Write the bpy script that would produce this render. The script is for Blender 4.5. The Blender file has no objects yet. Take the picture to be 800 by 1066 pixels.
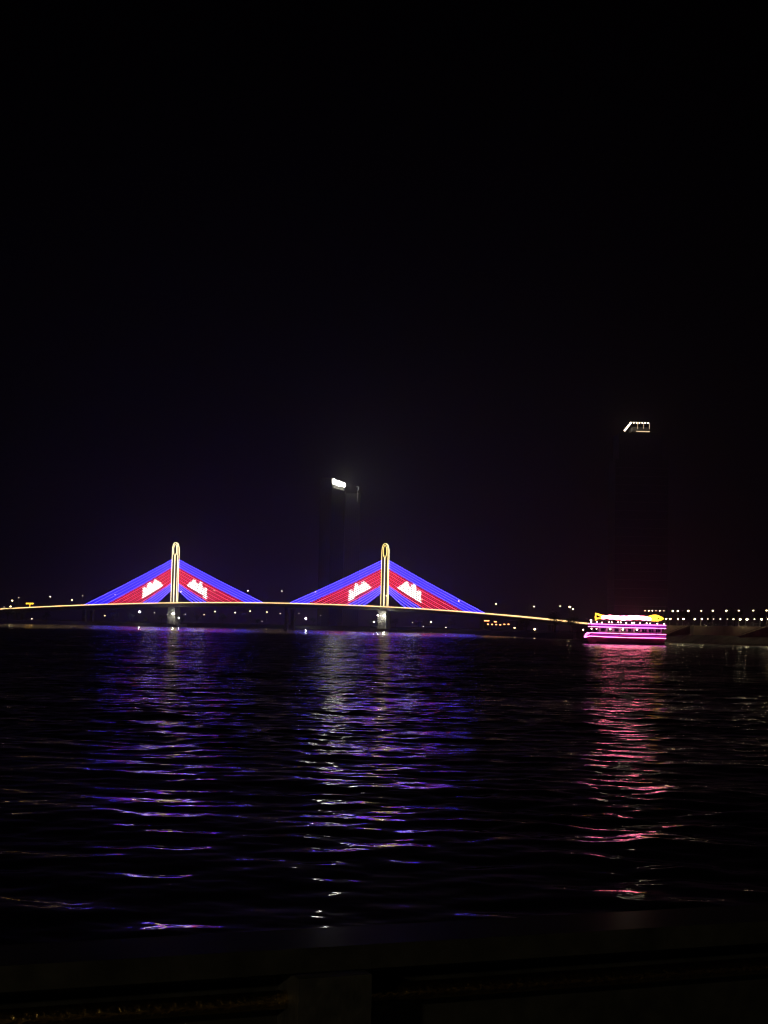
import bpy, math, random
import numpy as np
from mathutils import Vector, Matrix
random.seed(7)
R = math.radians
sc = bpy.context.scene
C = sc.collection

# ------------------------------------------------------------------ camera
CAM_Z = 3.6
F_PX = 1600.0                     # focal length in pixels of the 800 px wide photograph
PITCH = math.atan((652.0 - 533.0) / F_PX)
ROLL = R(1.2)
Fv = Vector((0, math.cos(PITCH), math.sin(PITCH)))
R0 = Vector((1, 0, 0)); U0 = Vector((0, -math.sin(PITCH), math.cos(PITCH)))
Rv = R0 * math.cos(ROLL) + U0 * math.sin(ROLL)
Uv = U0 * math.cos(ROLL) - R0 * math.sin(ROLL)
cam_d = bpy.data.cameras.new('camera'); cam = bpy.data.objects.new('camera', cam_d); C.objects.link(cam)
cam.matrix_world = Matrix(((Rv.x, Uv.x, -Fv.x, 0), (Rv.y, Uv.y, -Fv.y, 0), (Rv.z, Uv.z, -Fv.z, CAM_Z), (0, 0, 0, 1)))
cam_d.sensor_fit = 'HORIZONTAL'; cam_d.sensor_width = 36; cam_d.lens = 36 * F_PX / 800
cam_d.clip_start = 0.1; cam_d.clip_end = 30000
sc.camera = cam

# ------------------------------------------------------------------ night sky: dark, with the glow of the town low down
world = bpy.data.worlds.new('World'); sc.world = world; world.use_nodes = True
nt = world.node_tree; nt.nodes.clear()
def N(t, typ, **kw):
    n = t.nodes.new(typ)
    for k, v in kw.items(): setattr(n, k, v)
    return n
def math_n(t, op, a, b=None, c=None):
    n = N(t, 'ShaderNodeMath', operation=op)
    for i, v in enumerate((a, b, c)):
        if v is None: continue
        if isinstance(v, (int, float)): n.inputs[i].default_value = v
        else: t.links.new(v, n.inputs[i])
    return n.outputs[0]
out = N(nt, 'ShaderNodeOutputWorld')
sky = N(nt, 'ShaderNodeTexSky', sky_type='NISHITA'); sky.sun_disc = False
sky.sun_elevation = R(-7); sky.sun_rotation = R(200)
bg1 = N(nt, 'ShaderNodeBackground'); bg1.inputs[1].default_value = 0.004
nt.links.new(sky.outputs[0], bg1.inputs[0])
tc = N(nt, 'ShaderNodeTexCoord'); sep = N(nt, 'ShaderNodeSeparateXYZ'); nt.links.new(tc.outputs['Generated'], sep.inputs[0])
el = math_n(nt, 'MAXIMUM', sep.outputs[2], 0.0)
az = math_n(nt, 'ARCTAN2', sep.outputs[0], sep.outputs[1])
def glow(az0, saz, sel, col, strength):
    d = math_n(nt, 'DIVIDE', math_n(nt, 'SUBTRACT', az, az0), saz)
    g = math_n(nt, 'MULTIPLY', math_n(nt, 'POWER', 2.718, math_n(nt, 'MULTIPLY', math_n(nt, 'MULTIPLY', d, d), -1.0)),
               math_n(nt, 'POWER', 2.718, math_n(nt, 'DIVIDE', el, -sel)))
    b = N(nt, 'ShaderNodeBackground'); b.inputs[0].default_value = (*col, 1)
    nt.links.new(math_n(nt, 'MULTIPLY', g, strength), b.inputs[1]); return b.outputs[0]
def add_sh(a, b):
    n = N(nt, 'ShaderNodeAddShader'); nt.links.new(a, n.inputs[0]); nt.links.new(b, n.inputs[1]); return n.outputs[0]
s = add_sh(bg1.outputs[0], glow(-0.07, 0.15, 0.040, (0.32, 0.10, 1.0), 0.018))
s = add_sh(s, glow(0.15, 0.16, 0.05, (1.0, 0.30, 0.42), 0.0035))
s = add_sh(s, glow(0.0, 9.0, 0.10, (0.70, 0.60, 0.85), 0.0012))
nt.links.new(s, out.inputs[0])

vs = sc.view_settings
vs.view_transform = 'Standard'; vs.look = 'None'; vs.gamma = 1; vs.exposure = 0; vs.use_curve_mapping = False
sc.render.engine = 'CYCLES'
cy = sc.cycles
cy.max_bounces = 4; cy.diffuse_bounces = 1; cy.glossy_bounces = 3; cy.transmission_bounces = 2
cy.sample_clamp_indirect = 12; cy.caustics_reflective = False; cy.caustics_refractive = False
cy.filter_width = 1.15
cy.use_adaptive_sampling = False
cy.use_denoising = True; cy.denoising_input_passes = 'RGB_ALBEDO_NORMAL'; cy.denoising_prefilter = 'ACCURATE'

# ------------------------------------------------------------------ picture to place
def ray(px, py): return Fv * F_PX + Rv * (px - 400) + Uv * (533 - py)
def at(px, py, Y):
    d = ray(px, py); return Vector((0, 0, CAM_Z)) + d * (Y / d.y)
def gp(px, Y, z):
    a = ray(px, 0); b = ray(px, 1000)
    # (z - CAM_Z) * d.y = Y * d.z, linear in py
    fa = Y * a.z - (z - CAM_Z) * a.y; fb = Y * b.z - (z - CAM_Z) * b.y
    t = fa / (fa - fb); return at(px, 1000 * t, Y)

# ------------------------------------------------------------------ helpers
class MB:
    def __init__(s): s.v = []; s.f = []; s.m = []
    def add(s, vs_, fs, mat=0):
        o = len(s.v); s.v += [tuple(v) for v in vs_]
        for f in fs: s.f.append([o + i for i in f]); s.m.append(mat)
        return s
    def box(s, c, size, rz=0, mat=0, taper=1.0):
        cx, cy_, cz = c; a, b, h = [q / 2 for q in size]; co, si = math.cos(rz), math.sin(rz); vv = []
        for k in (-1, 1):
            t = taper if k > 0 else 1
            for i, j in ((-1, -1), (1, -1), (1, 1), (-1, 1)):
                x, y = i * a * t, j * b * t
                vv.append((cx + x * co - y * si, cy_ + x * si + y * co, cz + k * h))
        return s.add(vv, [(3, 2, 1, 0), (4, 5, 6, 7), (0, 1, 5, 4), (1, 2, 6, 5), (2, 3, 7, 6), (3, 0, 4, 7)], mat)
    def tube(s, pts, r, n=6, mat=0, closed=False, caps=True):
        pts = [Vector(p) for p in pts]; L = len(pts); rr = r if isinstance(r, (list, tuple)) else [r] * L; o = len(s.v)
        for i, p in enumerate(pts):
            if closed: t = pts[(i + 1) % L] - pts[i - 1]
            else: t = pts[min(i + 1, L - 1)] - pts[max(i - 1, 0)]
            t.normalize(); up = Vector((0, 0, 1)) if abs(t.z) < .9 else Vector((0, 1, 0))
            a = t.cross(up).normalized(); b = a.cross(t).normalized()
            for k in range(n):
                an = 2 * math.pi * k / n; s.v.append(tuple(p + a * math.cos(an) * rr[i] + b * math.sin(an) * rr[i]))
        m = mat if isinstance(mat, (list, tuple)) else [mat] * L
        for i in range(L if closed else L - 1):
            j = (i + 1) % L
            for k in range(n):
                s.f.append([o + i * n + k, o + i * n + (k + 1) % n, o + j * n + (k + 1) % n, o + j * n + k]); s.m.append(m[i])
        if caps and not closed:
            s.f.append([o + k for k in range(n)][::-1]); s.m.append(m[0])
            s.f.append([o + (L - 1) * n + k for k in range(n)]); s.m.append(m[-1])
        return s
    def ball(s, c, r, n=8, m_=6, mat=0, sc_=(1, 1, 1)):
        o = len(s.v)
        for i in range(m_ + 1):
            th = math.pi * i / m_
            for k in range(n):
                a = 2 * math.pi * k / n
                s.v.append((c[0] + r * sc_[0] * math.sin(th) * math.cos(a), c[1] + r * sc_[1] * math.sin(th) * math.sin(a), c[2] + r * sc_[2] * math.cos(th)))
        for i in range(m_):
            for k in range(n):
                s.f.append([o + i * n + k, o + (i + 1) * n + k, o + (i + 1) * n + (k + 1) % n, o + i * n + (k + 1) % n]); s.m.append(mat)
        return s
    def sweep(s, section, frames, mat=0, closed=True):
        """section: (a, z) pairs; frames: (origin, side vector); joins consecutive sections"""
        n = len(section); o = len(s.v)
        for (p, a) in frames:
            for (u, z) in section: s.v.append((p[0] + a[0] * u, p[1] + a[1] * u, p[2] + z))
        for i in range(len(frames) - 1):
            for k in range(n if closed else n - 1):
                s.f.append([o + i * n + k, o + i * n + (k + 1) % n, o + (i + 1) * n + (k + 1) % n, o + (i + 1) * n + k]); s.m.append(mat)
        if closed:
            s.f.append([o + k for k in range(n)][::-1]); s.m.append(mat)
            s.f.append([o + (len(frames) - 1) * n + k for k in range(n)]); s.m.append(mat)
        return s
    def build(s, name, mats, parent=None, smooth=False):
        me = bpy.data.meshes.new(name); me.from_pydata(s.v, [], s.f)
        if not isinstance(mats, (list, tuple)): mats = [mats]
        for m in mats: me.materials.append(m)
        me.polygons.foreach_set('material_index', s.m)
        if smooth: me.polygons.foreach_set('use_smooth', [True] * len(s.f))
        me.update(); o = bpy.data.objects.new(name, me); C.objects.link(o)
        if parent: o.parent = parent
        return o

def tag(o, label=None, cat=None, group=None, kind=None):
    if label: o['label'] = label
    if cat: o['category'] = cat
    if group: o['group'] = group
    if kind: o['kind'] = kind
    return o
def empty(name, loc, label, cat, group=None, rz=0):
    o = bpy.data.objects.new(name, None); C.objects.link(o); o.location = loc; o.rotation_euler = (0, 0, rz)
    return tag(o, label, cat, group)
def copy_tree(o, loc=None, rz=None, parent=None):
    c = o.copy(); C.objects.link(c)
    if parent: c.parent = parent
    if loc is not None: c.location = loc
    if rz is not None: c.rotation_euler = (0, 0, rz)
    for ch in list(o.children): copy_tree(ch, parent=c)
    return c
ORD = ['first', 'second', 'third', 'fourth', 'fifth', 'sixth', 'seventh', 'eighth', 'ninth', 'tenth', 'eleventh', 'twelfth',
       'thirteenth', 'fourteenth', 'fifteenth', 'sixteenth', 'seventeenth', 'eighteenth', 'nineteenth', 'twentieth', 'twenty-first',
       'twenty-second', 'twenty-third', 'twenty-fourth', 'twenty-fifth']

def surf(name, col, rough=0.6, metal=0.0, var=0.25, scale=1.0, bump=0.0, spec=0.5):
    m = bpy.data.materials.new(name); m.use_nodes = True; t = m.node_tree; b = t.nodes['Principled BSDF']
    b.inputs['Roughness'].default_value = rough; b.inputs['Metallic'].default_value = metal
    b.inputs['Specular IOR Level'].default_value = spec
    c = N(t, 'ShaderNodeTexCoord'); n = N(t, 'ShaderNodeTexNoise'); n.inputs['Scale'].default_value = scale; n.inputs['Detail'].default_value = 6
    t.links.new(c.outputs['Object'], n.inputs['Vector'])
    r = N(t, 'ShaderNodeValToRGB'); r.color_ramp.elements[0].position = .3; r.color_ramp.elements[1].position = .7
    r.color_ramp.elements[0].color = (*[q * (1 - var) for q in col], 1); r.color_ramp.elements[1].color = (*[min(1, q * (1 + var)) for q in col], 1)
    t.links.new(n.outputs[0], r.inputs[0]); t.links.new(r.outputs[0], b.inputs['Base Color'])
    if bump:
        bp = N(t, 'ShaderNodeBump'); bp.inputs['Strength'].default_value = 1; bp.inputs['Distance'].default_value = bump
        t.links.new(n.outputs[0], bp.inputs['Height']); t.links.new(bp.outputs[0], b.inputs['Normal'])
    return m
def emit(name, col, strength, base=(.1, .1, .1), flicker=0.0, fscale=1.0, vary=False):
    m = bpy.data.materials.new(name); m.use_nodes = True; t = m.node_tree; b = t.nodes['Principled BSDF']
    b.inputs['Base Color'].default_value = (*base, 1); b.inputs['Roughness'].default_value = .5
    b.inputs['Emission Color'].default_value = (*col, 1); b.inputs['Emission Strength'].default_value = strength
    if flicker:
        g = N(t, 'ShaderNodeNewGeometry'); n = N(t, 'ShaderNodeTexNoise'); n.inputs['Scale'].default_value = fscale; n.inputs['Detail'].default_value = 2
        t.links.new(g.outputs['Position'], n.inputs['Vector'])
        v = math_n(t, 'MULTIPLY_ADD', n.outputs[0], 2 * flicker * strength, strength * (1 - flicker))
        t.links.new(v, b.inputs['Emission Strength'])
    if vary:
        oi = N(t, 'ShaderNodeObjectInfo')
        t.links.new(math_n(t, 'MULTIPLY_ADD', math_n(t, 'POWER', oi.outputs['Random'], 1.7), strength * 1.5, strength * .25), b.inputs['Emission Strength'])
    return m

CONC = surf('concrete', (.30, .29, .27), .8, var=.3, scale=.3)
CONC_D = surf('stained_concrete', (.16, .15, .13), .85, var=.45, scale=.25)
STEEL = surf('painted_steel', (.22, .22, .23), .45, var=.15, scale=2)
DARKST = surf('dark_steel', (.04, .04, .045), .4, var=.2, scale=2)
EARTH = surf('river_bank_soil', (.05, .045, .035), .95, var=.5, scale=.05)
LEAF = surf('foliage', (.055, .085, .035), .8, var=.5, scale=.8)
BARK = surf('bark', (.09, .07, .05), .9, var=.3, scale=4)
E_BLUE2 = emit('deep_blue_led', (.006, .001, 1.0), 9, base=(.3, .3, .8), flicker=.25, fscale=.25)
E_RED2 = emit('deep_red_led', (1.0, .004, .05), 2.4, base=(.75, .2, .2), flicker=.25, fscale=.25)
E_WHITE2 = emit('dim_white_led', (1.0, .93, .82), 8, base=(.5, .4, .4))
E_BLUE = emit('blue_led', (.052, .036, 1.0), 17, base=(.75, .75, .8), flicker=.25, fscale=.25)
E_RED = emit('red_led', (1.0, .055, .11), 6.5, base=(.75, .7, .7), flicker=.25, fscale=.25)
E_WHITE = emit('white_led', (1.0, .93, .82), 12, base=(.8, .8, .8))
E_PYLW = emit('pylon_white_led', (1.0, .80, .44), 3.4)
E_PYLY = emit('pylon_gold_led', (1.0, .74, .22), 2.6)
E_DECK = emit('deck_led', (1.0, .60, .24), 2.8, flicker=.5, fscale=.06)
E_LAMP = emit('lamp_glass', (1.0, .78, .44), 10, vary=True)
E_LAMPW = emit('warm_lamp_glass', (1.0, .70, .34), 14, vary=True)
E_DIM = emit('dim_lamp_glass', (1.0, .80, .55), 5, vary=True)
E_GARD = emit('garden_lamp_glass', (1.0, .82, .46), 34, vary=True)
E_GARDW = emit('garden_lamp_warm_glass', (1.0, .62, .26), 22, vary=True)
E_FLOOD = emit('floodlight_glass', (1.0, .97, .80), 90)
E_PINK = emit('magenta_neon', (1.0, .15, .66), 7)
E_PURP = emit('violet_neon', (.42, .02, .7), .8)
E_GOLD = emit('gold_neon', (1.0, .50, .03), 4.0, flicker=.6, fscale=1.6)
E_HOT = emit('orange_red_lantern_skin', (1.0, .15, .24), 26)
E_BULB = emit('bulb_glass', (1.0, .75, .5), 14)
E_SIGN = emit('sign_face', (1.0, .97, .82), 20)
E_SIGND = emit('dim_sign_face', (1.0, .95, .75), .6)
E_CROWN = emit('crown_led', (1.0, .84, .58), 10)
E_CROWND = emit('dim_crown_led', (1.0, .72, .42), 1.2)
E_REDSIGN = emit('orange_sign_face', (1.0, .35, .12), 4.0)

# ------------------------------------------------------------------ shore line (px, distance)
shore_px = [(-260, 930), (-100, 960), (0, 1000), (100, 1150), (200, 1280), (300, 1310), (400, 1300), (455, 1150), (500, 850),
            (550, 690), (600, 600), (650, 562), (700, 536), (750, 503), (800, 476), (900, 430), (1060, 380)]
def shore_d(px): return float(np.interp(px, [p for p, d in shore_px], [d for p, d in shore_px]))
pxs = list(np.arange(-260, 1061, 10.0))
shore = [gp(p, shore_d(p), 0) for p in pxs]

# ------------------------------------------------------------------ water: one sheet, waves as real relief near, finer chop as normal relief
def make_water():
    rng = np.random.default_rng(11)
    ds = [3.0]
    while ds[-1] < 2600:
        d = ds[-1]
        st = 0.055 if d < 34 else (min(0.055 * (d / 34) ** 1.55, .42) if d < 470 else min(.42 * (d / 470) ** 8, d * .05))
        ds.append(d + st)
    ds = np.array(ds)
    core = np.linspace(-R(19), R(19), 620)
    side = []
    a = R(19); stp = R(.12)
    while a < R(88): stp *= 1.12; a = min(a + stp, R(88)); side.append(a)
    az = np.concatenate([-np.array(side)[::-1], core, np.array(side)])
    D, A = np.meshgrid(ds, az, indexing='ij')
    X = D * np.tan(A) * 1.0; Y = D.copy()
    far = np.abs(A) > R(60); X = np.where(far, D * np.tan(R(60)) * np.sign(A) + np.sign(A) * (np.abs(A) - R(60)) * D * 1.2, X)
    spr = np.gradient(ds)[:, None] * np.ones_like(A)
    spx = np.abs(np.gradient(X, axis=1))
    Z = np.zeros_like(X); var = np.zeros_like(X); tot = 0.0
    patch = np.ones_like(X)
    for i in range(10):
        k = 2 * math.pi / rng.uniform(14, 60); th = rng.uniform(0, math.pi)
        patch += .13 * np.cos(k * (X * math.cos(th) * .6 + Y * math.sin(th)) + rng.uniform(0, 6.28))
    patch = np.clip(patch, .4, 1.7); patch = 1 + (patch - 1) * np.clip(1.3 - Y / 130, .25, 1)
    nw = 110
    for i in range(nw):
        lam = 0.28 * (9.0 / 0.28) ** ((i + rng.uniform(0, 1)) / nw)
        th = rng.normal(R(7), R(42) if lam > 1.6 else R(50))
        k = 2 * math.pi / lam
        sl = 0.0096 * (1.45 if .7 < lam < 2.8 else (.7 if lam <= .7 else .65))
        w = np.clip(lam / (3.2 * spr) - .5, 0, 1) * np.clip(lam / (4 * spx * (abs(math.sin(th)) + .25)) - .5, 0, 1)
        kx, ky = k * math.sin(th), k * math.cos(th)
        ph = kx * X + ky * Y + rng.uniform(0, 6.28)
        Z += w * sl / k * np.cos(ph); var += (w * sl) ** 2; tot += sl ** 2
    calm = np.interp(Y, [0, 560, 680, 6000], [1, 1, .35, .35])
    Z *= patch * calm
    chop = np.sqrt(np.clip(1 - var / tot, 0, 1)) * patch
    nr, nc = X.shape
    me = bpy.data.meshes.new('water'); nv = nr * nc
    co = np.stack([X, Y, Z], -1).reshape(-1, 3).astype(np.float32)
    idx = np.arange(nv).reshape(nr, nc)
    q = np.stack([idx[:-1, :-1], idx[:-1, 1:], idx[1:, 1:], idx[1:, :-1]], -1).reshape(-1, 4)
    me.vertices.add(nv); me.vertices.foreach_set('co', co.ravel())
    me.loops.add(q.size); me.loops.foreach_set('vertex_index', q.ravel().astype(np.int32))
    me.polygons.add(len(q)); me.polygons.foreach_set('loop_start', np.arange(0, q.size, 4, dtype=np.int32))
    me.update(calc_edges=True)
    me.polygons.foreach_set('use_smooth', np.ones(len(q), dtype=bool))
    at_ = me.attributes.new('chop', 'FLOAT', 'POINT'); at_.data.foreach_set('value', (chop * calm).ravel().astype(np.float32))
    o = bpy.data.objects.new('water', me); C.objects.link(o); o['kind'] = 'structure'
    m = bpy.data.materials.new('river_water'); m.use_nodes = True; t = m.node_tree; b = t.nodes['Principled BSDF']
    b.inputs['Base Color'].default_value = (.004, .006, .006, 1); b.inputs['Roughness'].default_value = .035; b.inputs['IOR'].default_value = 1.333
    g = N(t, 'ShaderNodeNewGeometry')
    def noise(sx, sy, rot, det):
        mp = N(t, 'ShaderNodeMapping'); mp.inputs['Scale'].default_value = (sx, sy, 1); mp.inputs['Rotation'].default_value = (0, 0, R(rot))
        t.links.new(g.outputs['Position'], mp.inputs['Vector'])
        n = N(t, 'ShaderNodeTexNoise'); n.inputs['Scale'].default_value = 1; n.inputs['Detail'].default_value = det; n.inputs['Roughness'].default_value = .5
        t.links.new(mp.outputs[0], n.inputs['Vector']); return n.outputs[0]
    a1 = N(t, 'ShaderNodeAttribute'); a1.attribute_name = 'chop'
    big = math_n(t, 'MULTIPLY', math_n(t, 'MULTIPLY', noise(.45, 1.1, 6, 3), a1.outputs['Fac']), .3)
    t.links.new(math_n(t, 'MULTIPLY_ADD', a1.outputs['Fac'], .19, .03), b.inputs['Roughness'])
    fine = math_n(t, 'MULTIPLY', noise(3.5, 9, -5, 2), .0012)
    h = math_n(t, 'ADD', big, fine)
    bp = N(t, 'ShaderNodeBump'); bp.inputs['Strength'].default_value = 1; bp.inputs['Distance'].default_value = 1.0
    t.links.new(h, bp.inputs['Height']); t.links.new(bp.outputs[0], b.inputs['Normal'])
    me.materials.append(m)
make_water()

# ------------------------------------------------------------------ far river bank (ground)
def make_bank():
    mb = MB(); prof = [(0, -2.0), (0, .15), (3, .8), (9, 2.2), (60, 2.6), (400, 3.0)]
    rows = []
    for p in shore:
        u = Vector((p.x, p.y, 0)).normalized(); row = []
        for (o, z) in prof: row.append((p.x + u.x * o, p.y + u.y * o, z))
        row.append((u.x * 2650, u.y * 2650, 3.2)); rows.append(row)
    n = len(rows[0]); vv = [v for r in rows for v in r]
    fs = [(i * n + k, (i + 1) * n + k, (i + 1) * n + k + 1, i * n + k + 1) for i in range(len(rows) - 1) for k in range(n - 1)]
    mb.add(vv, fs); o = mb.build('ground', EARTH); o['kind'] = 'structure'
make_bank()

# ------------------------------------------------------------------ haze over the river
def make_haze():
    o = MB().box((0, 1320, 119), (5400, 2700, 246)).build('haze', bpy.data.materials.new('haze')); o['kind'] = 'stuff'
    m = o.data.materials[0]; m.use_nodes = True; t = m.node_tree; t.nodes.clear()
    ou = N(t, 'ShaderNodeOutputMaterial'); v = N(t, 'ShaderNodeVolumePrincipled')
    v.inputs['Color'].default_value = (.9, .9, .92, 1); v.inputs['Density'].default_value = HAZE; v.inputs['Anisotropy'].default_value = .75
    t.links.new(v.outputs[0], ou.inputs['Volume'])
HAZE = .00024
make_haze()

# ------------------------------------------------------------------ bridge
P1 = gp(180.7, 1145, 0); P2 = gp(399.8, 1080, 0)
AX = (P2 - P1); AX.z = 0; SPAN = AX.length; AX.normalize(); SD = Vector((AX.y, -AX.x, 0))   # SD points to the viewer
if SD.y > 0: SD = -SD
def onbridge(px, py):
    d = ray(px, py); o = Vector((0, 0, CAM_Z)); nrm = SD
    t = (P1 - o).dot(nrm) / d.dot(nrm); p = o + d * t
    return (p - P1).dot(AX), p.z
def bp_(s_, z, off=0.0): return P1 + AX * s_ + SD * off + Vector((0, 0, z))
prof_px = [(0, 634.5), (45, 633), (80, 631.5), (130, 629.8), (180, 628.3), (235, 627.2), (290, 627.7), (345, 629.5), (400, 632.0), (455, 635.6), (510, 639.8), (560, 644.0), (600, 647.4)]
ps = [onbridge(*q) for q in prof_px]
cf = np.polyfit([q[0] for q in ps], [q[1] for q in ps], 3)
S0 = onbridge(-150, 640)[0]; S1 = onbridge(668, 650)[0]
def dz(s_):
    lo, hi = ps[0][0], ps[-1][0]
    if s_ < lo: return float(np.polyval(cf, lo) + (s_ - lo) * np.polyval(np.polyder(cf), lo) * .6)
    if s_ > hi: return float(np.polyval(cf, hi) + (s_ - hi) * np.polyval(np.polyder(cf), hi))
    return float(np.polyval(cf, s_))
bridge = empty('cable_stayed_bridge', P1, 'long cable-stayed bridge with blue, red and white lit cables on two needle-shaped pylons', 'bridge')
def bbuild(mb, name, mats, parent=bridge, smooth=False):
    mb.v = [(v[0] - P1.x, v[1] - P1.y, v[2] - P1.z) for v in mb.v]
    return mb.build(name, mats, parent, smooth)
ss = np.arange(S0, S1, 6.0)
fr = [(bp_(s_, dz(s_)), SD) for s_ in ss]
W = 11.0
bbuild(MB().sweep([(-W, 0), (-W, -.6), (-6, -2.6), (6, -2.6), (W, -.6), (W, 0)], fr), 'deck', CONC)
bbuild(MB().sweep([(W + .05, -.1), (W + .45, -.1), (W + .45, .45), (W + .05, .45)], fr), 'edge_light_strip', E_DECK)
bbuild(MB().sweep([(-W - .45, -.1), (-W - .05, -.1), (-W - .05, .45), (-W - .45, .45)], fr), 'edge_light_strip', E_DECK)
for o_ in (W - .3, -W + .3):
    rl = MB()
    for h_ in (.6, 1.15): rl.sweep([(o_ - .04, h_ - .04), (o_ + .04, h_ - .04), (o_ + .04, h_ + .04), (o_ - .04, h_ + .04)], fr)
    for s_ in ss: rl.box(bp_(s_, dz(s_) + .58, o_), (.12, .12, 1.14))
    bbuild(rl, 'guard_rail', STEEL)
# piers
for px in (-60, 20, 92, 302, 505, 541, 575, 612):
    s_, _ = onbridge(px, 640)
    mb = MB()
    for o_ in (-5, 5): mb.box(bp_(s_, (dz(s_) - 2.7 - 3) / 2, o_), (2.4, 2.4, dz(s_) - 2.7 + 3), math.atan2(AX.y, AX.x))
    mb.box(bp_(s_, dz(s_) - 3.2, 0), (3.0, 14, .99), math.atan2(AX.y, AX.x))
    bbuild(mb, 'pier', CONC)
# temple outline in lights, px from the pylon / px above the deck of the left pylon
TEMPLE = [(35.8, 5), (35.8, 16.4), (34, 17.2), (31, 14.8), (30.3, 21.3), (28.2, 22.6), (24.6, 19.3), (23, 24.4), (21, 24.6), (12.8, 18.7)]
K1 = 0.7155; KA = 0.795
TPOLY = [(a * 0.775, b * K1) for a, b in TEMPLE]
def inside(x, y, poly):
    c = False; j = len(poly) - 1
    for i in range(len(poly)):
        xi, yi = poly[i]; xj, yj = poly[j]
        if (yi > y) != (yj > y) and x < (xj - xi) * (y - yi) / (yj - yi) + xi: c = not c
        j = i
    return c
NB, NR, NL = 7, 10, 4
def cable_fan(sc0, side, zbase):
    dk = list(np.linspace(100 if sc0 < 50 and side < 0 else 93, 76.5, NB)) + list(np.linspace(73, 38.5, NR)) + list(np.linspace(34.2, 20.5, NL))
    tp = list(np.linspace(45.2, 38.0, NB)) + list(np.linspace(36.6, 21.6, NR)) + list(np.linspace(20.0, 14.2, NL))
    for i, (a, b) in enumerate(zip(dk, tp)):
        sa = sc0 + side * a * KA; za = dz(sa) + .4
        sb = sc0 + side * 3.1; zb = zbase + b * K1
        n = 90; pts = []; ms = []; last = None
        for k in range(n + 1):
            t = k / n; s_ = sa + (sb - sa) * t; z = za + (zb - za) * t - .5 * math.sin(math.pi * t)
            base = 0 if (i < NB or i >= NB + NR) else 1
            m = base
            if NB <= i < NB + NR and inside(abs(s_ - sc0), z - zbase, TPOLY): m = 2
            if last is None or m != last or k == n or k % 10 == 0:
                pts.append(bp_(s_, z)); ms.append(m)
            last = m
        rad = .125 if i < NB + NR else .15
        bbuild(MB().tube(pts, rad, 5, ms), 'stay_cable', [E_BLUE, E_RED, E_WHITE] if i % 2 == 0 or i >= NB + NR else [E_BLUE2, E_RED2, E_WHITE2])
def pylon(sc0):
    zb = dz(sc0); H = (63.2 if sc0 < 50 else 62.2) * K1
    rz = math.atan2(AX.y, AX.x); hw = 2.35
    def outline(w, z0, z1, n=14):
        pts = [(-w, z0), (-w, z1 - 6.2)]
        for k in range(1, n):
            a = math.pi * k / n; pts.append((-w * math.cos(a), z1 - 6.2 + 6.2 * math.sin(a) ** .85))
        pts += [(w, z1 - 6.2), (w, z0)]; return pts
    # body: two legs side by side and a ring-shaped head, 3 m deep
    mb = MB()
    def ex(poly_pairs, d):
        n = len(poly_pairs)
        vv = []
        for (a, b) in poly_pairs:
            for q in (a, b):
                for o_ in (-d, d): vv.append(bp_(sc0 + q[0], q[1], o_))
        fs = []
        for i in range(n - 1):
            o = i * 4; p = o + 4
            fs += [(o, o + 2, p + 2, p), (o + 1, p + 1, p + 3, o + 3), (o, p, p + 1, o + 1), (o + 2, o + 3, p + 3, p + 2)]
        mb.add(vv, fs)
    o1 = outline(hw - .35, zb - .5, zb + H - .3); i1 = [(x * .42, z) for x, z in outline(hw - .3, zb + H - 13.5, zb + H - 1.6)]
    top_o = [q for q in o1[1:-1]]; top_i = i1[1:-1]
    ex([((-hw + .35, zb + H - 11), (-1.0, zb + H - 9.0))] + list(zip(top_o, top_i)) + [((hw - .35, zb + H - 11), (1.0, zb + H - 9.0))], .8)
    mb.box(bp_(sc0, (zb - 1 + zb + H - 9.0) / 2), (2 * hw - .7, 1.6, H - 8.0), rz)
    py = bbuild(mb, 'pylon', CONC_D)
    mb = MB(); mb.box(bp_(sc0, (zb - 2.7 - 4) / 2), (7, 9, zb - 2.7 + 4), rz, taper=.85); mb.box(bp_(sc0, .6), (14, 16, 2.6), rz)
    bbuild(mb, 'pylon_footing', CONC)
    for d in (1.0, -1.0):
        bbuild(MB().tube([bp_(sc0 + x, z, d) for x, z in outline(hw, zb + .6, zb + H)], .20, 6), 'outline_light', E_PYLY if d > 0 and sc0 > 50 else E_PYLW, py)
        ring = [(1.35 * math.cos(2 * math.pi * k / 20), zb + H - 5.6 + 4.3 * math.sin(2 * math.pi * k / 20)) for k in range(20)]
        bbuild(MB().tube([bp_(sc0 + x, z, d) for x, z in ring], .20, 6, closed=True), 'eye_light', E_PYLY if sc0 > 50 else E_PYLW, py)
        bbuild(MB().tube([bp_(sc0, zb + .6, d), bp_(sc0, zb + H - 10.1, d)], .30, 6), 'centre_light', E_PYLW, py)
    return zb
for sc0 in (0.0, SPAN):
    zb = pylon(sc0); cable_fan(sc0, -1, zb); cable_fan(sc0, 1, zb)

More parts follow.
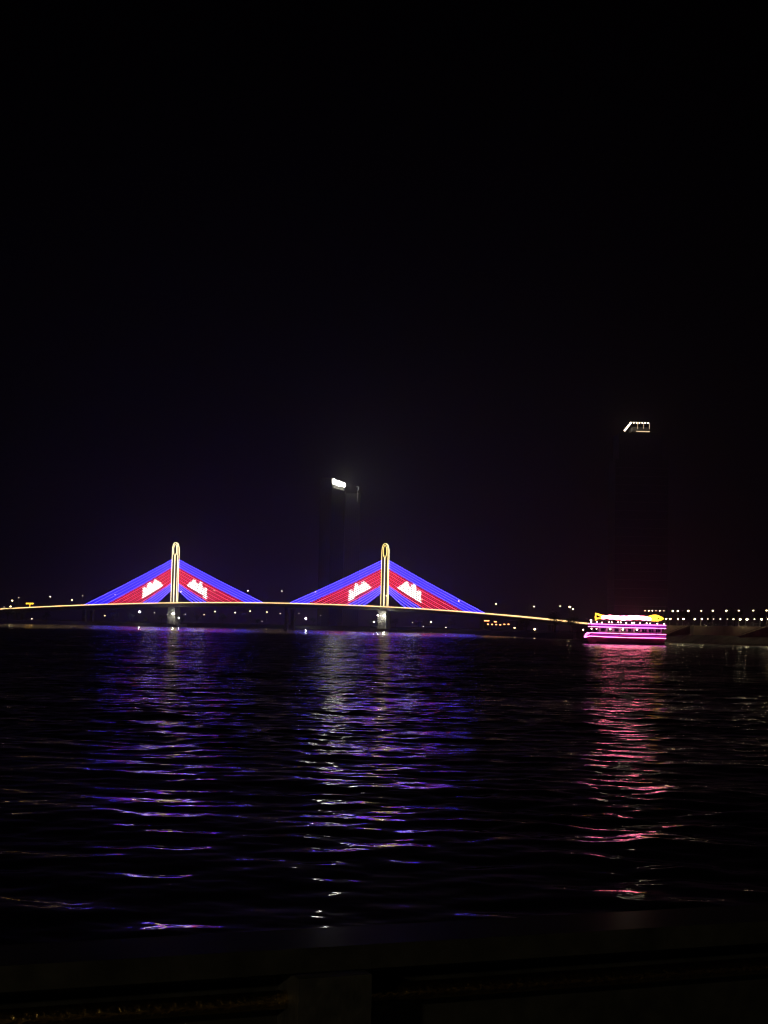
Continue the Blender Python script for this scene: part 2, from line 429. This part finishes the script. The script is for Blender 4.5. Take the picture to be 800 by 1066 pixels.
# ------------------------------------------------------------------ lamps: one lamp built with parts, copied
def lamp_proto(name, h, glass, label, cat, group, r=.42, over=0.0):
    e = empty(name, (0, 0, 0), label, cat, group)
    MB().tube([(0, 0, 0), (0, 0, h * .5), (0, 0, h)], [.14, .1, .07], 8).box((0, 0, .15), (.5, .5, .3)).build('pole', STEEL, e)
    hd = MB().box((0, -over, h + .06), (r * 1.9, r * 1.9, .12), taper=.5)
    if over: hd.tube([(0, 0, h - .3), (0, -over * .5, h + .1), (0, -over, h + .1)], .05, 6)
    hd.build('lamp_head', STEEL, e)
    MB().ball((0, -over, h - r * .55), r, 10, 7, sc_=(1, 1, .8)).build('lamp_glass', glass, e, True)
    return e
def lamps(proto_args, spots, labels):
    """spots: (base location, height); a lamp of its own height scales its pole only"""
    pr = {}
    for (loc, h), lab in zip(spots, labels):
        key = round(h * 2) / 2
        if key not in pr:
            o = lamp_proto(proto_args['name'], key, proto_args['glass'], lab, proto_args['cat'], proto_args['group'], proto_args.get('r', .42), proto_args.get('over', 0))
            pr[key] = o; o.location = loc
        else:
            o = copy_tree(pr[key], loc)
        o['label'] = lab
# on the deck
dl = [(27.6, 622), (60.4, 621.3), (93.8, 620), (127.5, 619), (161, 617.7), (195.5, 616), (230, 615), (265, 615), (300, 615.7), (335, 616.5),
      (372, 618.2), (408, 620.6), (445, 623.6), (483, 626), (521.6, 629), (561, 631.4), (601, 634.4)]
spots = []
for px, py in dl:
    s_, z = onbridge(px, py); b = bp_(s_, dz(s_), W - .9); spots.append(((b.x, b.y, b.z), max(6, z - dz(s_))))
lamps(dict(name='street_lamp', glass=E_LAMP, cat='street lamp', group='street lamps along the bridge deck', r=.40), spots,
      ['white street lamp standing on the lit bridge deck, %s from the left' % ORD[i] for i in range(len(dl))])
# far bank lamps, under and beyond the deck
fb = [(4.3, 632, 2), (11, 631, 1), (12.8, 625, 1), (75, 624.5, 0), (33, 646.6, 2), (109, 641.3, 1), (161, 637.7, 2), (174, 639.5, 2), (193, 639.3, 2), (212.5, 640, 1), (224, 636.6, 1), (245, 637.7, 0),
      (260.6, 636, 0), (278, 637, 1), (273, 647, 2), (292, 638.5, 1), (311.4, 638.5, 2), (334, 640.7, 2), (429.6, 648, 2), (449, 647.5, 1), (464.5, 653, 2), (441, 652, 2), (536, 654, 1), (557, 655, 1), (583.5, 631.5, 2), (593.6, 631.4, 1)]
fb.sort()
for kind, (gl, adj, rr) in enumerate([(E_LAMP, 'bright white', .5), (E_LAMPW, 'warm yellow', .46), (E_DIM, 'dim small', .42)]):
    sp = []; lb = []
    sel = [q for q in fb if q[2] == kind]
    for i, (px, py, _) in enumerate(sel):
        Y = shore_d(px) + 25; p = at(px, py, Y); zg = 2.45
        hh = max(1.6, p.z - zg + .25); sp.append(((p.x, p.y, zg), hh)); lb.append('%s lamp on the dark far bank, %s of its kind from the left' % (adj, ORD[i]))
    lamps(dict(name='bank_lamp', glass=gl, cat='street lamp', group='lamps along the far bank', r=rr), sp, lb)

# floodlights by the pylons
def floodlight(px, py, size, label, foot=False):
    Y = shore_d(px) + 14; p = at(px, py, Y); zg = 2.3
    if foot:
        d = ray(px, py); o = Vector((0, 0, CAM_Z)); p = o + d * ((P1 + SD * 7 - o).dot(SD) / d.dot(SD)); zg = 1.9
    e = empty('floodlight_mast', (p.x, p.y, zg), label, 'floodlight', 'floodlights on masts by the bridge'); h = p.z - zg
    MB().tube([(0, 0, 0), (0, 0, h)], [.16, .09], 8).build('pole', STEEL, e)
    hd = MB()
    hd.box((0, 0, h + size * .95), (size * 2.0, size * 1.6, .12), taper=.6); hd.build('housing', DARKST, e)
    MB().ball((0, 0, h), size * .85, 12, 8, sc_=(1, .8, .95)).build('lamp_glass', E_FLOOD, e, True)
floodlight(145.4, 637, .75, 'bright white floodlight left of the left pylon, low under the deck')
floodlight(180.3, 639, .8, 'bright white floodlight on the footing of the left pylon', True)
floodlight(186, 643.5, .4, 'smaller floodlight low on the footing of the left pylon', True)
floodlight(318.6, 644, .85, 'brightest floodlight between the pylons, just above the water')
floodlight(400, 641, .95, 'bright white floodlight on the footing of the right pylon', True)
floodlight(393.5, 640.5, .5, 'smaller floodlight at the left of the right pylon footing', True)
floodlight(389.5, 647.5, .4, 'lowest floodlight among trees left of the right pylon foot')

# ------------------------------------------------------------------ trees on the far bank
def tree_proto(seed, h, w):
    rnd = random.Random(seed)
    tr = MB().tube([(0, 0, 0), (rnd.uniform(-.2, .2), 0, h * .3), (rnd.uniform(-.4, .4), .1, h * .62)], [.3, .2, .08], 7)
    cl = []
    for k in range(7):
        a = rnd.uniform(0, 6.28); r = w * rnd.uniform(.1, .34); z = h * rnd.uniform(.45, .85)
        c = (r * math.cos(a), r * math.sin(a), z); cl.append((c, w * rnd.uniform(.18, .3)))
        tr.tube([(0, 0, h * .3), (c[0] * .6, c[1] * .6, (z + h * .3) / 2), c], [.12, .07, .03], 5)
    cr = MB()
    for k in range(900):
        c, r = rnd.choice(cl); d = Vector((rnd.gauss(0, 1), rnd.gauss(0, 1), rnd.gauss(0, .8))).normalized() * r * rnd.uniform(.5, 1.05)
        p = Vector(c) + d; u = Vector((rnd.gauss(0, 1), rnd.gauss(0, 1), rnd.gauss(0, 1))).normalized(); v = u.orthogonal().normalized(); q = rnd.uniform(.12, .3)
        cr.add([p - u * q, p + v * q * .6, p + u * q, p - v * q * .6], [(0, 1, 2, 3)])
    return tr, cr
protos = []
spec = [(3, 9, 8), (5, 7, 6.5), (9, 11, 9)]
tree_px = [8, 48, 118, 137, 152, 168, 176, 190, 205, 232, 268, 305, 326, 352, 386, 392, 397, 406, 412, 436, 470, 512, 548, 578, 596]
n_ = 0
for i, px in enumerate(tree_px):
    k = i % 3; off = 19 if 384 < px < 410 or 165 < px < 192 else random.uniform(22, 45)
    p = gp(px, shore_d(px) + off, 2.3)
    lab = 'dark leafy tree on the far bank beyond the bridge, %s from the left' % ORD[i]
    if len(protos) <= k:
        tr, cr = tree_proto(*spec[k]); e = empty('broadleaf_tree', p, lab, 'tree', 'trees along the far bank')
        tr.build('trunk', BARK, e); cr.build('crown', LEAF, e); protos.append(e)
    else:
        e = copy_tree(protos[k], p, random.uniform(0, 6.28)); e['label'] = lab
        sc_ = random.uniform(.7, 1.1); e.scale = (sc_,) * 3
    n_ += 1

# gold lit overhead sign over the left approach
s_, z_ = onbridge(38.5, 629.7)
e = empty('overhead_sign', bp_(s_, dz(s_), 0), 'gold lit overhead sign above the deck at the far left', 'sign')
q = MB()
for o_ in (-W + 1, W - 1): q.box(SD * o_ + Vector((0, 0, 1.6)), (.4, .4, 3.2))
q.tube([SD * (-W + 1) + Vector((0, 0, 3.2)), SD * (W - 1) + Vector((0, 0, 3.2))], .2, 6); q.build('frame', STEEL, e)
for k in range(4):
    MB().box(AX * (-2.6 + 1.75 * k) + SD * (W - 1.4) + Vector((0, 0, 3.2)), (1.3, .25, 1.1), math.atan2(AX.y, AX.x)).build('sign_panel', E_GOLD, e)
MB().box(AX * .3 + SD * (W - 1.4) + Vector((0, 0, 1.7)), (.5, .25, 1.8), math.atan2(AX.y, AX.x)).build('sign_panel', E_GOLD, e)

# orange-red signs under the deck at the right
for i, (px, py, w, lab) in enumerate([(507, 646.3, 6, 'orange lit sign under the deck right of the right fan, upper left of three'), (516, 647.3, 3.2, 'short yellow-orange lit sign board under the deck, the middle one of three'),
                                      (519, 650.4, 15, 'long low row of orange lit shop lights under the deck')]):
    Y = shore_d(px) + 20; p = at(px, py, Y); k = Y / 1600
    e = empty('lit_sign_board', (p.x, p.y, 2.4), lab, 'sign')
    hh = p.z - 2.4; q = MB()
    for sx in (-1, 1): q.box((sx * w * k * .45, .3, hh / 2), (.15, .15, hh))
    q.box((0, .25, hh), (w * k, .2, .9)); q.build('frame', DARKST, e)
    n = max(2, int(w / 2.2)) if i == 2 else 1
    for j in range(n):
        x = 0 if n == 1 else (j - (n - 1) / 2) * w * 1.7 * k / n
        MB().box((x, .08, hh + (random.uniform(-.4, .4) if n > 1 else 0)), (w * k * (.9 if n == 1 else .12), .14, .55)).build('sign_panel', E_REDSIGN, e)

# ------------------------------------------------------------------ right embankment: wall, ramp, promenade
emb = list(np.arange(597, 1061, 3.0))
def esh(px, off, z):
    p = gp(px, shore_d(px), 0); u = Vector((p.x, p.y, 0)).normalized(); q = p + u * off; return Vector((q.x, q.y, z))
def emb_strip(name, prof, mat, label, cat):
    mb = MB(); n = len(prof); vv = []
    for px in emb:
        for (o, z) in prof: vv.append(esh(px, o, z))
    fs = [(i * n + k, (i + 1) * n + k, (i + 1) * n + (k + 1) % n, i * n + (k + 1) % n) for i in range(len(emb) - 1) for k in range(n)]
    fs += [tuple(range(n)), tuple((len(emb) - 1) * n + k for k in reversed(range(n)))]
    mb.add(vv, fs); return tag(mb.build(name, mat), label, cat)
emb_strip('revetment', [(-3, -1.5), (-3, .35), (8, 2.9), (14, 2.9), (14, -1.5)], CONC_D, 'dark sloping stone revetment at the foot of the right embankment wall', 'revetment')
PALE = surf('weathered_render', (.56, .50, .37), .85, var=.3, scale=.12)
emb_strip('retaining_wall', [(12, 2.8), (12.4, 6.0), (15, 6.0), (15, 2.8)], PALE, 'pale beige retaining wall below the lamp rows on the right', 'wall')
mb = MB(); vv = []
for px in emb:
    for (o, z) in [(15.05, 5.9), (90, 6.0)]: vv.append(esh(px, o, z))
mb.add(vv, [(2 * i, 2 * i + 2, 2 * i + 3, 2 * i + 1) for i in range(len(emb) - 1)]); o = mb.build('promenade', CONC_D); o['kind'] = 'structure'
# parapet rail on the promenade
mb = MB(); pts = [esh(px, 15.6, 6.95) for px in emb]; mb.tube(pts, .07, 5); mb.tube([p - Vector((0, 0, .45)) for p in pts], .04, 5)
for p in pts: mb.box(p - Vector((0, 0, .5)), (.12, .12, .95))
tag(mb.build('railing', DARKST), 'thin dark railing along the top of the right retaining wall', 'railing')
# stairs running down the wall
def stair(pxa, pxb, label):
    mb = MB(); a = esh(pxa, 7.5, 2.7); b = esh(pxb, 10.9, 6.1); n = 18
    for k in range(n):
        t = (k + .5) / n; p = a.lerp(b, t); q = b - a
        mb.box((p.x, p.y, (p.z + 1.2) / 2), (q.length / n + .02, 1.9, p.z - 1.2), math.atan2(q.y, q.x))
    e = empty('stone_stair', (0, 0, 0), label, 'stair'); mb.build('steps', CONC_D, e)
    h = MB(); off = Vector((0, -1.0, 0)); h.tube([a + off + Vector((0, 0, .9)), b + off + Vector((0, 0, .9))], .06, 6)
    for k in range(7):
        p = a.lerp(b, k / 6) + off; h.box((p.x, p.y, p.z + .45), (.08, .08, .9))
    h.build('handrail', DARKST, e)
stair(696, 721, 'dark stair climbing the pale embankment wall just right of the boat')
stair(772, 803, 'dark stair climbing the embankment wall at the right edge')
# lamps on the promenade
upper = [671.6, 675.7, 679.3, 683, 687, 691.3, 700.6, 705.8, 716.8, 730.3, 742.4, 756.5, 769.5, 784.6, 798.5]
sp = [(esh(px, 24, 6.0), 5.5) for px in upper]
lb = ['tall white lamp in the upper row along the right promenade, %s from the left' % ORD[i] for i in range(len(sp))]
for sl, r_ in ((slice(0, 6), .19), (slice(6, 99), .30)):
    lamps(dict(name='promenade_lamp', glass=E_LAMP, cat='street lamp', group='tall lamps along the right promenade', r=r_), sp[sl], lb[sl])
lower = [(692.8, 0), (697, 2), (705, 0), (710.7, 0), (722.4, 1), (729.7, 0), (735.9, 3), (741.9, 3), (748.9, 3), (756.2, 3), (762.5, 0), (769.5, 1), (776.5, 1), (784.3, 3), (791.6, 1), (798.8, 0)]
for kk, (gl, rr, word) in enumerate([(E_GARD, .26, 'warm white'), (E_GARD, .34, 'bright large'), (E_GARDW, .26, 'orange'), (E_DIM, .24, 'faint')]):
    sel = [q for q in lower if q[1] == kk]
    sp = [(esh(px, 12.6, 6.0), 2.5) for px, _ in sel]
    lamps(dict(name='garden_lamp', glass=gl, cat='garden lamp', group='low lamps along the right promenade', r=rr, over=2.0), sp,
          ['low %s lamp on the right embankment wall, %s of its kind from left' % (word, ORD[i]) for i in range(len(sel))])
# trees behind the promenade
for i, px in enumerate([712, 738, 765, 792, 820]):
    e = copy_tree(protos[i % 3], esh(px, 60, 6.0), i); e.scale = (.75,) * 3
    e['label'] = 'dark tree behind the lamps of the right promenade, %s from the boat' % ORD[i]; e['group'] = 'trees behind the right promenade'

# ------------------------------------------------------------------ tower blocks
FAC = bpy.data.materials.new('dark_facade'); FAC.use_nodes = True; t = FAC.node_tree; b = t.nodes['Principled BSDF']
br = N(t, 'ShaderNodeTexBrick'); br.offset = 0; c_ = N(t, 'ShaderNodeTexCoord'); mp = N(t, 'ShaderNodeMapping'); mp.inputs['Rotation'].default_value = (R(90), 0, 0)
t.links.new(c_.outputs['Object'], mp.inputs[0]); t.links.new(mp.outputs[0], br.inputs['Vector'])
br.inputs['Color1'].default_value = (.02, .022, .028, 1); br.inputs['Color2'].default_value = (.03, .03, .035, 1); br.inputs['Mortar'].default_value = (.1, .1, .1, 1)
br.inputs['Scale'].default_value = .25; br.inputs['Mortar Size'].default_value = .03
t.links.new(br.outputs[0], b.inputs['Base Color']); b.inputs['Roughness'].default_value = .35
def tower():
    Y = 1500; k = Y / F_PX; c = gp(667, Y, 0)
    e = empty('office_tower', (c.x, c.y, 3), 'tall dark office tower with lit slanted crown behind the boat', 'tower')
    X = lambda px: (px - 667) * k
    Z = lambda px, py: at(px, py, Y).z - 3
    z1 = Z(667, 478); z2 = Z(667, 451)
    dx = -6.0
    def slab(x0, x1, za, zb, d=34): return MB().box(((x0 + x1) / 2, d / 2, (za + zb) / 2), (x1 - x0, d, zb - za))
    cx0 = c.x
    slab(X(639.5) , X(695), 0, z1, 46).build('shaft', FAC, e)
    slab(X(643), X(688), z1, z2, 40).build('upper_shaft', FAC, e)
    # floor bands
    mb = MB()
    for j in range(1, 20): mb.box(((X(639.5) + X(695)) / 2, 22.9, z1 * j / 20), (X(695) - X(639.5) + .5, 46.5, .5))
    mb.build('floor_band', STEEL, e)
    zt = Z(665, 439.8); zb_ = Z(665, 449)
    # crown: slanted blade on the left, posts, lamps, rail
    MB().tube([(X(655.6), .6, zt), (X(648.6), .6, zb_ + .4)], .85, 6).build('slanted_crown_light', E_CROWN, e)
    mb = MB().box(((X(656) + X(675.5)) / 2, 12, (zt + zb_) / 2 - 2.2), (X(675) - X(657), 20, 4.2)).box(((X(654) + X(675.5)) / 2, 12, zt + .5), (X(675.5) - X(655), 21, .7))
    for px in (662.5, 668.7, 674.8): mb.box((X(px), 1.2, (zt + zb_) / 2), (.6, .6, zt - zb_))
    mb.build('crown_frame', STEEL, e)
    for px in (662.5, 668.7, 674.8): MB().box((X(px), .8, (zt + zb_) / 2 + 1.2), (.35, .15, (zt - zb_) * .7)).build('crown_post_light', E_CROWND, e)
    for px in (658.3, 661.3, 664.3, 667.3, 670.3, 673.4): MB().ball((X(px), .5, zt - .3), .62, 8, 6).build('crown_lamp', E_CROWN, e, True)
    MB().box(((X(661) + X(675.3)) / 2, .5, zb_), (X(675.3) - X(661), .5, .9)).build('crown_rail_light', E_CROWND, e)
tower()
def tower2():
    Y = 1500; k = Y / F_PX
    p0 = at(346.3, 501.4, Y); a = at(360.0, 505.2, 1.0); 
    L0 = p0.copy()
    # the sign runs away from the viewer at a steep angle
    zc = p0.z; best = None
    for Y2 in np.arange(Y, Y + 90, .5):
        q = at(359.2, 505.2, Y2)
        if best is None or abs(q.z - zc) < best[0]: best = (abs(q.z - zc), q)
    L1 = best[1]; d = (L1 - L0); d.z = 0; ln = d.length; d.normalize(); nrm = Vector((d.y, -d.x, 0))
    if nrm.y > 0: nrm = -nrm
    e = empty('high_rise', (L0.x, L0.y, 3), 'dark high-rise with a bright white rooftop sign between the two pylons', 'tower')
    rz = math.atan2(d.y, d.x); zt = zc - 3
    o = d * (ln / 2) - nrm * 6.2
    MB().box((o.x, o.y, (zt + 3) / 2), (ln + 2, 12, zt + 3), rz).build('tower_body', FAC, e)
    MB().box((o.x, o.y, zt + 3.6), (ln - 4, 8, 1.2), rz).build('roof', CONC_D, e)
    w = d * (ln / 2) + nrm * .2
    sg = MB()
    n = 24; poly = []
    for j in range(n):
        a_ = 2 * math.pi * j / n; cx_ = math.copysign(abs(math.cos(a_)) ** .45, math.cos(a_)); sz = math.copysign(abs(math.sin(a_)) ** .6, math.sin(a_))
        poly.append((cx_ * ln * .5, sz * 2.3 + (1.2 if cx_ < -.7 and sz > .2 else 0) + .3 * math.sin(j * 2.3)))
    vv = [w + d * x + nrm * q + Vector((0, 0, zt + z)) for q in (0, .5) for x, z in poly]
    sg.add(vv, [tuple(range(n))[::-1], tuple(range(n, 2 * n))] + [(j, (j + 1) % n, n + (j + 1) % n, n + j) for j in range(n)])
    sg.build('sign_face', E_SIGN, e)
    for zz in (-4.0, -5.2): MB().box((w.x, w.y, zt + zz), (ln * .8, .4, .6), rz).build('sign_lower_line', E_SIGND, e)
    # mast with ring-shaped aerial
    m0 = at(372.3, 508.5, Y + 20); l = Vector((m0.x - L0.x, m0.y - L0.y, m0.z - 3))
    q = MB(); q.tube([(l.x + .6, l.y, l.z - 13), (l.x + .6, l.y, l.z - 1.5)], .35, 6); q.build('aerial_mast', CONC, e)
    q = MB(); q.tube([(l.x + 1.5 * math.cos(a_ * .42 - 1.9), l.y - .3, l.z + 1.8 * math.sin(a_ * .42 - 1.9)) for a_ in range(11)], .4, 6); q.build('dish_rim', emit('self_glowing_dish', (.8, .8, .85), .09, base=(.5, .5, .5)), e)  # faint glow put into the rim so it looks lit; no lamp here
    MB().box((l.x - 4, l.y + 9, (l.z - 5) / 2), (15, 16, l.z - 5)).build('rear_wing', FAC, e)
tower2()

# ------------------------------------------------------------------ cruise boat
def boat():
    Y = 420; k = Y / F_PX; c = gp(650, Y, 0)
    e = empty('river_cruise_boat', (c.x, c.y, 0), 'two-deck cruise boat outlined in magenta neon with a glowing dragon on its roof', 'boat')
    X = lambda px: (px - 650) * k
    L, Rr = X(609), X(691.5); B = 2.9
    HULL = surf('hull_paint', (.26, .05, .08), .35, var=.2, scale=1); CAB = surf('cabin_paint', (.5, .42, .42), .5, var=.1, scale=1.5)
    # hull: lofted sections, raked bow to the left
    st = [(L + .2, .10, 2.1), (L + 1.4, .55, 2.05), (L + 3, .85, 1.95), (L + 6, 1, 1.9), (Rr - 4, 1, 1.9), (Rr - .3, .92, 1.95)]
    sec = []
    for i, (x, w, zt) in enumerate(st):
        rk = 1.6 if i == 0 else (.6 if i == 1 else 0)
        sec.append([(x + 0, -B * w, zt), (x + rk * .6, -B * w * .92, .6), (x + rk, -B * w * .6, -.6), (x + rk, B * w * .6, -.6), (x + rk * .6, B * w * .92, .6), (x, B * w, zt)])
    mb = MB(); vv = [v for s_ in sec for v in s_]
    fs = [(i * 6 + j, i * 6 + (j + 1) % 6, (i + 1) * 6 + (j + 1) % 6, (i + 1) * 6 + j) for i in range(5) for j in range(6)] + [(0, 1, 2, 3, 4, 5), tuple(30 + j for j in reversed(range(6)))]
    mb.add(vv, fs); mb.build('hull', HULL, e)
    # bulwark, lower cabin with openings, decks, rails, roof
    MB().box(((X(613) + Rr) / 2, 0, 2.45), (Rr - X(613), 2 * B - .1, .95)).build('bulwark', HULL, e)
    MB().box(((X(615) + Rr - .3) / 2, 0, 3.05), (Rr - X(615) - .3, 2 * B - .3, .12)).build('lower_deck', CAB, e)
    cb = MB(); cb.box(((X(623) + X(688)) / 2, 0, 3.85), (X(688) - X(623), 2 * B - 1.8, 1.45)); cb.build('cabin', CAB, e)
    GL = surf('cabin_glass', (.02, .02, .03), .08, var=.1)
    for j in range(9):
        x = X(627 + j * 7.1); f = MB().box((x, -B + .86, 3.9), (1.5, .08, .95)).build('window', CAB, e); MB().box((x, -B + .81, 3.9), (1.3, .05, .78)).build('pane', GL, f)
    for j in range(12):
        x = X(616 + j * 6.7)
        MB().box((x, -B + .2, 3.85), (.1, .1, 1.5)).build('post', CAB, e)
        MB().box((x, -B + .15, 6.0), (.08, .08, 1.2)).build('post', CAB, e)
    MB().box(((X(614) + Rr) / 2, 0, 5.12), (Rr - X(614), 2 * B, .5)).build('upper_deck', surf('fascia_paint', (.35, .1, .4), .5), e)
    MB().box(((X(617) + X(689)) / 2, 0, 6.42), (X(689) - X(617), 2 * B - .4, .12)).build('roof', CAB, e)
    rl = MB()
    for z in (5.7, 6.0): rl.tube([(X(615), -B + .06, z), (Rr - .1, -B + .06, z)], .025, 5)
    rl.build('upper_rail', STEEL, e)
    # neon lines (near side, far side, ends)
    def neon(name, pts, r, mat=E_PINK):
        for sgn in (-1, 1): MB().tube([(x, sgn * y, z) for x, y, z in pts], r, 6).build(name, mat, e)
    yb = B + .1
    neon('neon_tube', [(X(609), .5, 1.75), (X(611.4), 2.0, 2.0), (X(613.6), yb, 2.12), (X(632), yb, 1.98), (X(650.6), yb, 1.92)], .10)
    neon('neon_tube', [(X(651.6), yb, 1.92), (X(670), yb, 1.95), (Rr, yb, 1.9)], .10)
    neon('neon_tube', [(X(609.2), .7, 2.0), (X(611.2), 1.9, 2.7), (X(613.5), yb, 3.05), (X(630), yb, 2.98), (X(642.8), yb, 2.95)], .09)
    neon('neon_tube', [(X(644.3), yb, 2.95), (X(664), yb, 2.9), (X(680.5), yb, 2.98)], .09)
    neon('neon_tube', [(X(682.5), yb, 2.98), (Rr, yb, 2.95)], .09)
    neon('neon_tube', [(X(614), yb, 4.72), (X(650), yb, 4.62), (X(682), yb, 4.62)], .09)
    neon('neon_tube', [(X(685), yb, 4.62), (Rr, yb, 4.6)], .09)
    neon('neon_tube', [(X(614), yb, 5.42), (X(640), yb, 5.38), (X(660), yb, 5.42), (Rr, yb, 5.45)], .09)
    neon('violet_tube', [(X(616), yb - .02, 5.06), (Rr, yb - .02, 5.04)], .09, E_PURP)
    neon('violet_tube', [(X(614), yb - .04, 2.48), (Rr, yb - .04, 2.46)], .09, E_PURP)
    for px in (614.2, 620, 625.4, 632.8, 635.5, 642.0, 644.8, 650.5, 656.5, 658.6, 664.7, 671.5, 675.0, 682.5, 689.6):
        MB().ball((X(px), -B + .1, 5.92 + random.uniform(-.1, .1)), .17, 8, 6).build('bulb', E_BULB, e, True)
    MB().ball((X(614), -B + .1, 6.35), .24, 8, 6).build('bulb', E_BULB, e, True)
    for px, r in ((614.6, .17), (619.8, .15), (634, .22), (647, .24), (661.5, .2)):
        MB().ball((X(px), -B + .1, 4.12), r, 8, 6).build('deck_lamp', E_BULB, e, True)
    q = MB().tube([(X(608), 0, 2.0), (X(607.6), 0, 3.7)], .05, 6); q.build('bow_staff', STEEL, e)
    MB().ball((X(607.6), 0, 3.8), .16, 8, 6).build('bow_lamp', E_BULB, e, True)
    # the glowing dragon along the roof: body, tail frame, head with eye
    dr = MB(); pts = []; rr = []
    for j in range(25):
        t_ = j / 24; px = 626 + t_ * 51; pts.append((X(px), -.9, 7.28 + .10 * math.sin(t_ * 11))); rr.append(.5 + .12 * math.sin(t_ * 3.1) + .07 * math.sin(t_ * 46))
    dr.tube(pts, rr, 10); body = dr.build('dragon_body', E_HOT, e, True)
    MB().tube([(X(620), -.9, 6.3), (X(619.7), -.9, 7.4), (X(620.2), -.9, 8.25), (X(622.5), -.9, 8.0), (X(626), -.9, 7.65), (X(629), -.9, 7.5)], [.2, .22, .3, .28, .32, .4], 8).build('dragon_tail', E_GOLD, body, True)
    MB().tube([(X(620.6), -.9, 6.9), (X(623.5), -.9, 7.0), (X(627), -.9, 7.0)], .2, 8).build('dragon_tail', E_GOLD, body, True)
    hp = []; hr = []
    for t_, r in ((0, .5), (.12, .72), (.3, .95), (.5, 1.0), (.68, .82), (.85, .5), (1, .15)):
        hp.append((X(674 + 16.5 * t_), -.9, 7.35 - .25 * max(0, t_ - .5))); hr.append(r * .95)
    hd = MB().tube(hp, hr, 12); hd.v = [(v[0], (v[1] + .9) * .7 - .9, v[2]) for v in hd.v]; head = hd.build('dragon_head', E_GOLD, body, True)
    MB().ball((X(684.5), -1.5, 7.3), .17, 8, 6, sc_=(1.6, 1, 1)).build('eye', DARKST, body, True)
    MB().tube([(X(685.5), -1.52, 7.12), (X(689.5), -1.25, 7.05)], .05, 6).build('mouth', DARKST, body)
boat()

# ------------------------------------------------------------------ near promenade: stone parapet
FLOOR = 2.0
GRAN = surf('polished_granite', (.035, .035, .03), .16, var=.4, scale=18)
BRONZE = surf('hammered_bronze', (.85, .50, .18), .26, metal=1.0, var=.5, scale=90, bump=.004)
GRANR = surf('rough_granite', (.04, .04, .035), .6, var=.4, scale=30, bump=.004)
nf = MB().box((0, -6.0, 1.4), (60, 14.0, 1.2), R(0)); o = nf.build('promenade_floor', CONC_D); o['kind'] = 'structure'
a = at(300, 966, 1); 
def plan(px, py, z):
    d = ray(px, py); t_ = (z - CAM_Z) / d.z; return Vector((0, 0, CAM_Z)) + d * t_
ztop = 3.12
A = plan(300, 968, ztop); B_ = plan(800, 941, ztop); dd = (B_ - A); dd.z = 0; dd.normalize(); nn = Vector((dd.y, -dd.x, 0))
if nn.y > 0: nn = -nn                                     # towards the viewer
mid = (A + B_) / 2; rz = math.atan2(dd.y, dd.x)
par = empty('stone_parapet', (mid.x, mid.y, FLOOR), 'dark polished stone parapet crossing the bottom of the picture', 'parapet', rz=rz)
# local frame: x along the parapet, -y to the viewer
MB().box((0, -.07, ztop - FLOOR - .018), (24, .14, .036)).build('coping', GRAN, par)
MB().box((0, -.03, .62), (24, .06, .90)).build('panel', GRAN, par)
MB().box((0, -.13, .10), (24, .30, .22)).build('plinth', GRANR, par)
d_ = ray(180, 1049); o_ = Vector((0, 0, CAM_Z)); zr = (o_ + d_ * ((mid + nn * .10 - o_).dot(nn) / d_.dot(nn))).z - FLOOR
d_ = ray(347, 1035); o_ = Vector((0, 0, CAM_Z)); pc = o_ + d_ * ((mid + nn * .15 - o_).dot(nn) / d_.dot(nn)); lx = (pc - mid).dot(dd)
MB().tube([(x * .25, -.10, zr) for x in range(-40, 41)], .014, 10).build('lower_rail', BRONZE, par, True)
for j in range(-5, 6):
    MB().box((lx + j * 1.9, -.095, .645), (.115, .13, .87)).build('post', GRANR, par)
# unseen lamp post behind the viewer, added to light the parapet
e = lamp_proto('promenade_lamp', 4.2, emit('added_lamp_glass', (1.0, .80, .48), 300), 'added warm lamp, unseen behind the viewer, lighting the dark stone parapet', 'street lamp', None, r=.2)
e.location = (-5.5, -7.0, FLOOR)
